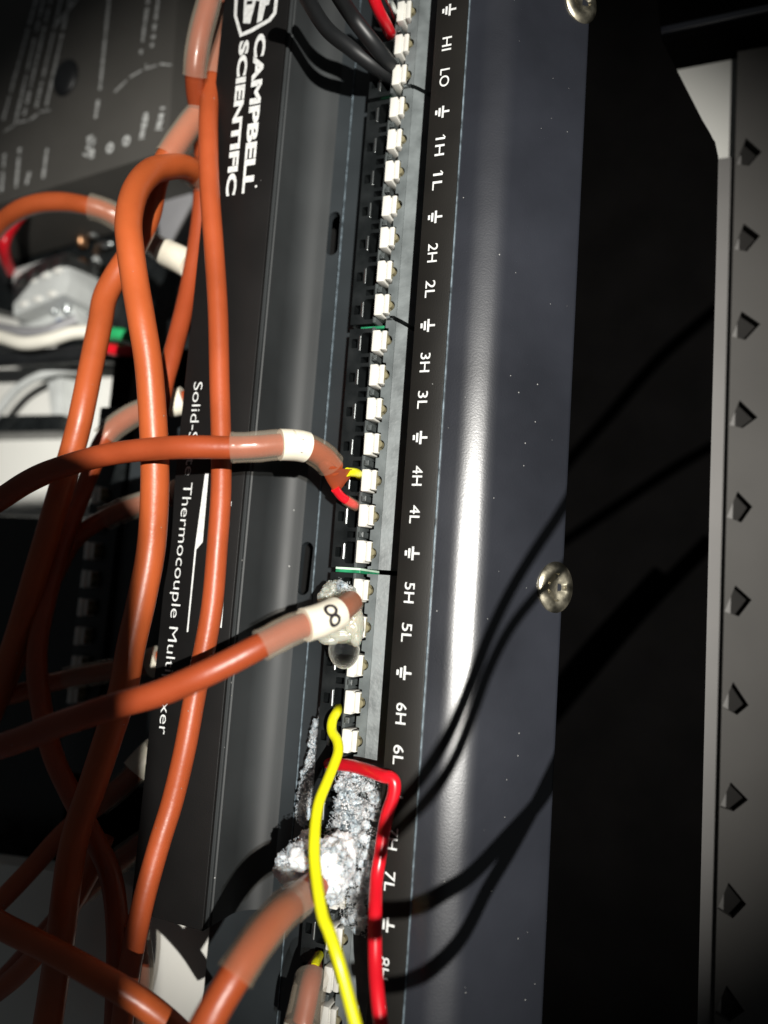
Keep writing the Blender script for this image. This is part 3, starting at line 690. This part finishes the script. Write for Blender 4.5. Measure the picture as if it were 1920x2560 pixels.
# dark tick on the marker band
def on_band(root_, path_, idx, n, glyph, dd, size, tw=0.0, name='band_mark', off=0.06):
    c = path_[int(idx*n)]; d = (path_[int(idx*n)+1]-path_[int(idx*n)-1]).normalized()
    view = (CC-c).normalized(); view = (view-d*view.dot(d)).normalized(); side = d.cross(view)
    if tw: view, side = (view*math.cos(tw)+side*math.sin(tw)), (side*math.cos(tw)-view*math.sin(tw))
    vs_, fs = curve_mesh(None, 0, glyph, size, 0.012)
    mx = (min(v.x for v in vs_)+max(v.x for v in vs_))/2; my = (min(v.y for v in vs_)+max(v.y for v in vs_))/2
    out = []
    R_ = dd/2+off*0.3
    for v in vs_:                             # wrapped round the band: letter height goes round it
        x = v.x-mx; y = v.y-my; a = y/R_
        out.append(c+d*x+(view*math.cos(a)+side*math.sin(a))*R_)
    return out, fs
out, fs = on_band(root, path, 9.72, 16, 'I', 4.1, 2.6)
mesh('band_mark', out, fs, M['ink'], root)

# C8: marked 8, ends in a waxy lump with a water drop
root, path = cable('orange cable marked 8 on its white band, ending in a waxy lump with a drop',
      [(-90, 1885, 22), (0, 1866, 23), (75, 1840, 23), (145, 1812, 23), (215, 1788, 23), (289, 1764, 22), (398, 1733, 21), (506, 1688, 20), (600, 1642, 18), (668, 1606, 16), (735, 1572, 13.5), (803, 1550, 10.5), (850, 1527, 7.5), (878, 1505, 4)],
      2.95, parts=[('sleeve', 8.75, 10.4, 3.8), ('band', 10.35, 11.75, 4.05), ('clear', 11.7, 12.9, 3.5)])
out, fs = on_band(root, path, 11.15, 16, '8', 4.05, 4.3)
mesh('band_number', out, fs, M['ink'], root)
root8 = root

# C7 : lower cable with frayed sleeve into the salt
cable('orange cable with a grimy clear sleeve going into the crystal crust at 7L',
      [(430, 2700, 21), (495, 2600, 21), (545, 2510, 20), (600, 2420, 18), (650, 2345, 15), (700, 2285, 11.5), (735, 2255, 8), (765, 2232, 5), (790, 2212, 2)],
      3.5, parts=[('clear', 2.75, 6.2, 4.3), ('sleeve', 5.3, 6.3, 4.5)])
cable('orange cable in a sleeve with bare yellow tip below the crust', [(738, 2700, 2), (750, 2590, 2), (764, 2520, 1), (777, 2455, -0.5), (787, 2415, -3), (796, 2385, -5)],
      2.6, 'dusky', parts=[('sleeve', 0.4, 3.2, 4.4), ('band', 0.5, 1.35, 4.5)], taper=lambda t: 1-0.6*smooth(t, .65, 1))
tube('yellow_tip', crom([P(786, 2418, -1.6), P(790, 2405, -2.5), P(798, 2388, -5)], 6), 0.6, M['yellow'], bpy.data.objects[[o.name for o in bpy.data.objects if o.name.startswith('orange_cable') and o.parent is None][-1]])

# yellow and red single wires
wire('yellow_wire', [(846, 1768, -8.5), (842, 1779, -4.5), (831, 1801, -2.6), (830, 1828, -1.5), (843, 1852, -0.6), (845, 1880, 0.5), (834, 1913, 2), (817, 1955, 4), (799, 2000, 6), (790, 2045, 7.5), (786, 2097, 9), (786, 2142, 10), (790, 2187, 11), (796, 2232, 12), (807, 2290, 13), (823, 2330, 13.5), (847, 2403, 14), (881, 2530, 14), (915, 2660, 14)],
     1.36, M['yellow'], 'bright yellow wire curving down from terminal 6H in front of the crust')
wire('red_wire', [(820, 1908, -6), (853, 1911, -3.4), (886, 1916, -1.9), (925, 1928, -0.2), (958, 1940, 0.8), (976, 1944, 0.95), (986, 1958, 0.95), (983, 1991, 0.95), (968, 2036, 1.0), (959, 2082, 1.1), (950, 2142, 1.5), (941, 2202, 2.4), (938, 2293, 5), (938, 2403, 6.5), (944, 2487, 8), (955, 2580, 9), (965, 2680, 10)],
     1.66, M['red'], 'red wire with a sharp bend running down beside the terminal names 7H and 8H')
# top wires
wire('black_wire', [(700, -120, 16), (758, -20, 10), (815, 70, 4), (875, 120, 0), (935, 165, -3), (978, 196, -6), (990, 206, -9)], 2.2, M['blackw'], 'black wire running beside the red wire into terminal LO')
wire('black_wire', [(770, -140, 15), (835, -30, 8), (880, 40, 3), (930, 105, 0), (965, 150, -3), (985, 180, -6), (990, 190, -9)], 2.3, M['blackw'], 'thick black wire lying between the red wire and the other black one')
wire('red_wire', [(905, -90, 6), (930, -15, 2.5), (948, 30, 0), (965, 62, -2.5), (976, 85, -5), (984, 98, -9)], 1.75, M['red'], 'short red wire entering terminal HI at the top of the block')
wire('bare_wire', [(945, -80, 4), (966, -12, 1), (978, 15, -2), (988, 40, -5.5), (996, 52, -9)], 1.2, M['contact'], 'bare silver wire next to the red wire at terminal HI')
# background wires at the left
wire('red_wire', [(150, 455, -30), (115, 478, -27), (75, 515, -25), (35, 560, -25), (12, 605, -24), (15, 645, -27), (28, 680, -31.5)], 2.3, M['red'], 'red wire hooking down into the pale grey screw connector', n=10)
wire('black_wire', [(130, 450, -31), (90, 475, -29), (45, 515, -28), (8, 560, -28), (-12, 610, -29), (0, 660, -31), (18, 700, -34)], 2.3, M['blackw'], 'black wire hooking down alongside the red one to the screw connector', n=10)
wire('white_wire', [(-60, 835, -24), (0, 843, -24), (60, 858, -24), (120, 850, -25), (180, 832, -27), (235, 830, -29), (300, 838, -32)], 2.9, M['whitew'], 'thick white wire passing under the orange cables to the left', n=10)
wire('grey_wire', [(-60, 818, -29), (0, 822, -29), (60, 832, -29), (120, 828, -30), (190, 800, -33)], 2.6, M['greyw'], 'grey wire lying behind the thick white wire', n=10)
wire('black_cable', [(-60, 900, -30), (0, 898, -30), (80, 893, -30), (170, 888, -31), (260, 885, -32), (330, 895, -34)], 3.6, M['blackw'], 'thick black cable below the white wire', n=10)
wire('green_wire', [(250, 842, -27), (290, 835, -26), (330, 845, -27), (380, 870, -30)], 2.6, M['green'], 'green wire showing between two orange cables', n=10)
wire('red_wire', [(240, 862, -26), (285, 875, -25), (330, 878, -26), (390, 890, -30)], 2.3, M['red'], 'red wire showing under the green wire between two orange cables', n=10)
wire('grey_hose', [(-60, 1110, -36), (10, 1010, -36), (60, 960, -36), (130, 930, -37), (200, 925, -40)], 2.0, M['greyconn'], 'pale grey hose curving over the white plate', n=10)
# wires that hang in front at the right, outside the picture; their shadows fall on the shell
def hang(pxs, depth, d, label):
    out = []
    for (u, v) in pxs:
        x = 15.0
        for _ in range(12): x = P(u, v, shell_z(min(x, 21.5))).x
        q = P(u, v, shell_z(min(x, 21.5))); ql = (q-CC).dot(FW); f_ = (ql-depth)/(ql+400)
        out.append(q+(LP-q)*f_)
    wire('hanging_wire', out, d, M['blackw'], label)
hang([(2000, 640), (1800, 810), (1640, 990), (1540, 1100), (1460, 1200), (1395, 1290), (1335, 1380), (1275, 1480), (1222, 1590), (1180, 1700), (1125, 1830), (1060, 1935), (1000, 2010), (945, 2080)], 27, 1.4, 'black wire hanging in front of the shell, upper of two')
hang([(2050, 1010), (1850, 1120), (1680, 1230), (1560, 1310), (1470, 1370), (1395, 1432), (1330, 1500), (1270, 1580), (1220, 1680), (1180, 1790), (1135, 1900), (1075, 1990), (1010, 2060), (940, 2130)], 27, 1.25, 'black wire hanging in front of the shell, lower of two')
hang([(1950, 1330), (1750, 1530), (1560, 1750), (1440, 1890), (1350, 2000), (1265, 2095), (1185, 2180), (1110, 2230), (1050, 2262), (985, 2275), (890, 2272)], 38, 1.9, 'thick black wire hanging low in front of the shell')
hang([(1800, 1420), (1560, 1680), (1430, 1860), (1340, 2010), (1280, 2120), (1220, 2220), (1180, 2300), (1150, 2350), (1105, 2400), (1050, 2440), (985, 2462), (890, 2466)], 38, 1.7, 'black wire hanging lowest in front of the shell')

# ================================================================== CRUST, LUMP, DROP
def crystals(name, seeds, label, mat, cat='crust'):
    """powdery crust: small lumps with fine relief, a few loose grains round them.  seeds: (px, py, z, spread, count, grain, height)"""
    def ico_data(sub):
        b_ = bmesh.new(); bmesh.ops.create_icosphere(b_, subdivisions=sub, radius=1); b_.verts.index_update()
        d_ = ([v.co.copy() for v in b_.verts], [[v.index for v in f.verts] for f in b_.faces]); b_.free(); return d_
    big, small = ico_data(4), ico_data(1)
    vs_, fs = [], []
    for (u, v, z, sp, cnt, gr, hh) in seeds:
        c = P(u, v, z)
        for k in range(max(3, int(cnt/20))+int(cnt*1.5)):
            lumpy = k < max(3, int(cnt/20))
            a = random.uniform(0, 2*math.pi); r_ = sp*math.sqrt(random.random())*(0.8 if lumpy else 1.12)
            q = c+V((r_*math.cos(a), r_*math.sin(a), 0))
            q.z += hh*max(0, 1-(r_/sp)**2)*(random.uniform(0.0, 0.5) if lumpy else random.uniform(0.3, 1.25))
            if noise.noise(q*0.8) < -0.30: continue
            s_ = gr*random.uniform(1.6, 3.8) if lumpy else gr*random.uniform(0.2, 0.6)
            dat = big if lumpy else small
            b0 = len(vs_); sc = V((random.uniform(.8, 1.2), random.uniform(.8, 1.2), random.uniform(.35, .6))); off = V((random.uniform(-50, 50), random.uniform(-50, 50), 0))
            for p in dat[0]:
                kk = 1+0.42*noise.fractal(p*1.9+off, 0.75, 2.2, 6) if lumpy else random.uniform(.7, 1.2)
                vs_.append(q+V((p.x*sc.x, p.y*sc.y, p.z*sc.z))*s_*kk)
            fs += [[b0+i for i in f] for f in dat[1]]
    o = mesh(name, vs_, fs, M[mat], None, 60, base=V(vs_[0]))
    tag(o, label, cat, kind='stuff'); return o
sd = []
for (u, v, r_, c) in ((812, 1775, .5, 20), (806, 1800, .8, 50), (800, 1825, 1.1, 90), (795, 1848, 1.3, 110), (800, 1870, .9, 60), (788, 1890, 1.1, 80), (785, 1912, 1.3, 110), (778, 1940, 1.3, 110), (770, 1968, 1.3, 100), (764, 1995, 1.3, 100), (758, 2020, 1.1, 70), (752, 2042, .8, 40), (790, 1960, 1.2, 50), (785, 2000, 1.1, 40)):
    sd.append((u+4, v, -7.6, r_*1.25, int(c*1.5), 0.26, 1.6))
crystals('salt_crust', sd, 'white crystal crust creeping along the channel lip left of the yellow wire', 'salt')
sd = []
for (u, v, z, r_, c, g_) in ((862, 1950, -3.6, 1.5, 110, .2), (880, 1975, -3.2, 1.9, 200, .22), (905, 1960, -3.0, 1.7, 130, .2), (925, 1985, -2.6, 1.7, 130, .2), (940, 2010, -1.9, 1.5, 90, .18), (868, 2010, -3.2, 2.0, 240, .24), (895, 2030, -3.4, 2.1, 240, .22), (925, 2045, -2.2, 1.8, 140, .2), (860, 2055, -3.2, 2.0, 240, .26), (885, 2085, -3.2, 2.2, 260, .25), (845, 2090, -3.2, 1.8, 180, .26), (910, 2110, -2.6, 1.9, 130, .2), (930, 2090, -1.9, 1.6, 80, .18), (880, 2130, -3.4, 2.0, 160, .24), (905, 2170, -2.6, 1.8, 70, .2), (890, 2230, -3.2, 1.9, 170, .2), (905, 2200, -2.8, 1.8, 150, .18), (900, 2255, -2.8, 1.8, 150, .18), (925, 2180, -2.2, 1.5, 120, .16), (905, 2310, -3, 1.5, 90, .17), (875, 2290, -3.4, 1.4, 80, .18), (915, 2220, -2.4, 1.8, 60, .18), (895, 2280, -4.2, 1.8, 50, .18), (915, 2290, -2.6, 1.6, 40, .17), (925, 2150, -2.0, 1.4, 60, .16)):
    sd.append((u, v, z, r_, c, g_, 0.8))
crystals('salt_crust', sd, 'white crystal crust smothering the levers between 6L and 7L', 'salt')
def lump(name, cpx, z, rad, mat, parent, amp, fq, sub=5, seed=0):
    bm = bmesh.new(); c = P(*cpx, z); rr = bmesh.ops.create_icosphere(bm, subdivisions=sub, radius=1)
    for v in rr['verts']:
        d = v.co.normalized(); k = 1+amp*noise.fractal(d*fq+V((seed, 0, 0)), 0.9, 2.1, 5)
        v.co = c+RR*(d.x*rad[0]*k)+UU*(d.y*rad[1]*k)-FW*(d.z*rad[2]*k)
    return bmobj(name, bm, M[mat], parent, 180, base=c)
# big clump at 7H, lump under a coat of grains
cl = empty('crystal_clump', P(820, 2180, -6), 'lumpy white crystal clump where the grimy sleeve ends at 7H', 'clump')
for (u, v, z, r, sd_) in ((830, 2165, 0, (2.6, 3.4, 2.6), 1), (850, 2130, -1, (2.2, 2.4, 2), 2), (770, 2140, 1, (2.6, 1.9, 2), 3), (715, 2160, 1, (1.4, 1.2, 1.2), 4), (735, 2185, 1, (2.0, 1.6, 1.6), 5), (800, 2200, 1, (2.6, 2.0, 2), 6), (838, 2225, -2, (1.3, 1.6, 1.3), 7), (768, 2095, -2, (1.0, 1.1, 1), 8)):
    lump('lump', (u, v), z, r, 'salt', cl, 0.24, 2.6, 5, sd_)
sd = []
for (u, v, z, r_, c, g_) in ((745, 2128, 2, 1.5, 130, .2), (720, 2150, 2, 1.3, 110, .22), (770, 2135, 2.2, 1.8, 160, .22), (835, 2140, 1.6, 2.0, 240, .18), (850, 2170, 1.6, 2.0, 260, .16), (840, 2205, .8, 1.6, 170, .18), (838, 2235, -1, 1.3, 130, .2), (800, 2180, 2, 2.0, 160, .2), (705, 2170, 1.2, 1.0, 60, .22), (765, 2090, -1, .8, 40, .2)):
    sd.append((u, v, z, r_, c, g_, 0.7))
o = crystals('grains', sd, 'fine white grains', 'salt'); b0 = o.location.copy()
del o['label']; del o['category']; o.parent = cl; o.location = b0-cl.location
# waxy lump round the end of cable 8 and its hanging drop
wx = empty('waxy_lump', P(845, 1560, -4), 'pale waxy lump coating the end of the cable marked 8', 'lump')
for (u, v, z, r, a_, sd_) in ((838, 1478, -1.5, (1.7, 1.5, 1.5), .22, 1), (815, 1500, -1.2, (1.2, 1.7, 1.4), .18, 2), (862, 1482, -1, (1.4, 1.0, 1.2), .28, 3), (880, 1560, -1.5, (1.6, 2.9, 1.6), .1, 4), (852, 1582, -1.0, (2.5, 1.5, 1.5), .06, 5), (888, 1588, -1.8, (1.0, 1.6, 1.4), .06, 6), (828, 1598, -0.5, (1.7, .8, 1.2), .08, 7)):
    lump('wax', (u, v), z, r, 'gel', wx, a_, 2.4, 5, sd_+20)
sd = [(868, 1480, -0.2, 1.3, 60, .22, .6), (845, 1468, -0.4, 1.2, 50, .2, .5)]
o = crystals('grains', sd, 'x', 'salt'); b0 = o.location.copy(); del o['label']; del o['category']; o.parent = wx; o.location = b0-wx.location
bm = bmesh.new(); c = P(860, 1621, -1.6); rr = bmesh.ops.create_uvsphere(bm, u_segments=40, v_segments=24, radius=1)
for v in rr['verts']:
    d = v.co; k = 1.0 if d.y < 0 else 1-0.25*d.y
    v.co = c+RR*(d.x*2.12*k)+UU*(d.y*2.75)-FW*(d.z*1.75*k)
tag(bmobj('water_drop', bm, M['water'], None, 180, base=c), 'clear water drop hanging from the waxy lump', 'drop')

# unseen slab added behind the lens to throw shade over the lower left
pc = CC-FW*80
def pv(a, b_, c): return pc+RR*a+UU*b_-FW*c
ex, ey = 8.5, 21.0
outl = rrect(ex-75, ex, ey-150, ey, 9, 6)
vs_ = [pv(a, b_, 0) for a, b_ in outl]+[pv(a, b_, 8) for a, b_ in outl]; n = len(outl)
fs = [list(range(n)), list(range(n, 2*n))[::-1]]+[[i, (i+1) % n, (i+1) % n+n, i+n] for i in range(n)]
ph = mesh('shade_slab', vs_, fs, M['blackw'], None, 40, base=pc)
tag(ph, 'unseen black slab added behind the viewpoint to cast shade', 'shade_slab')
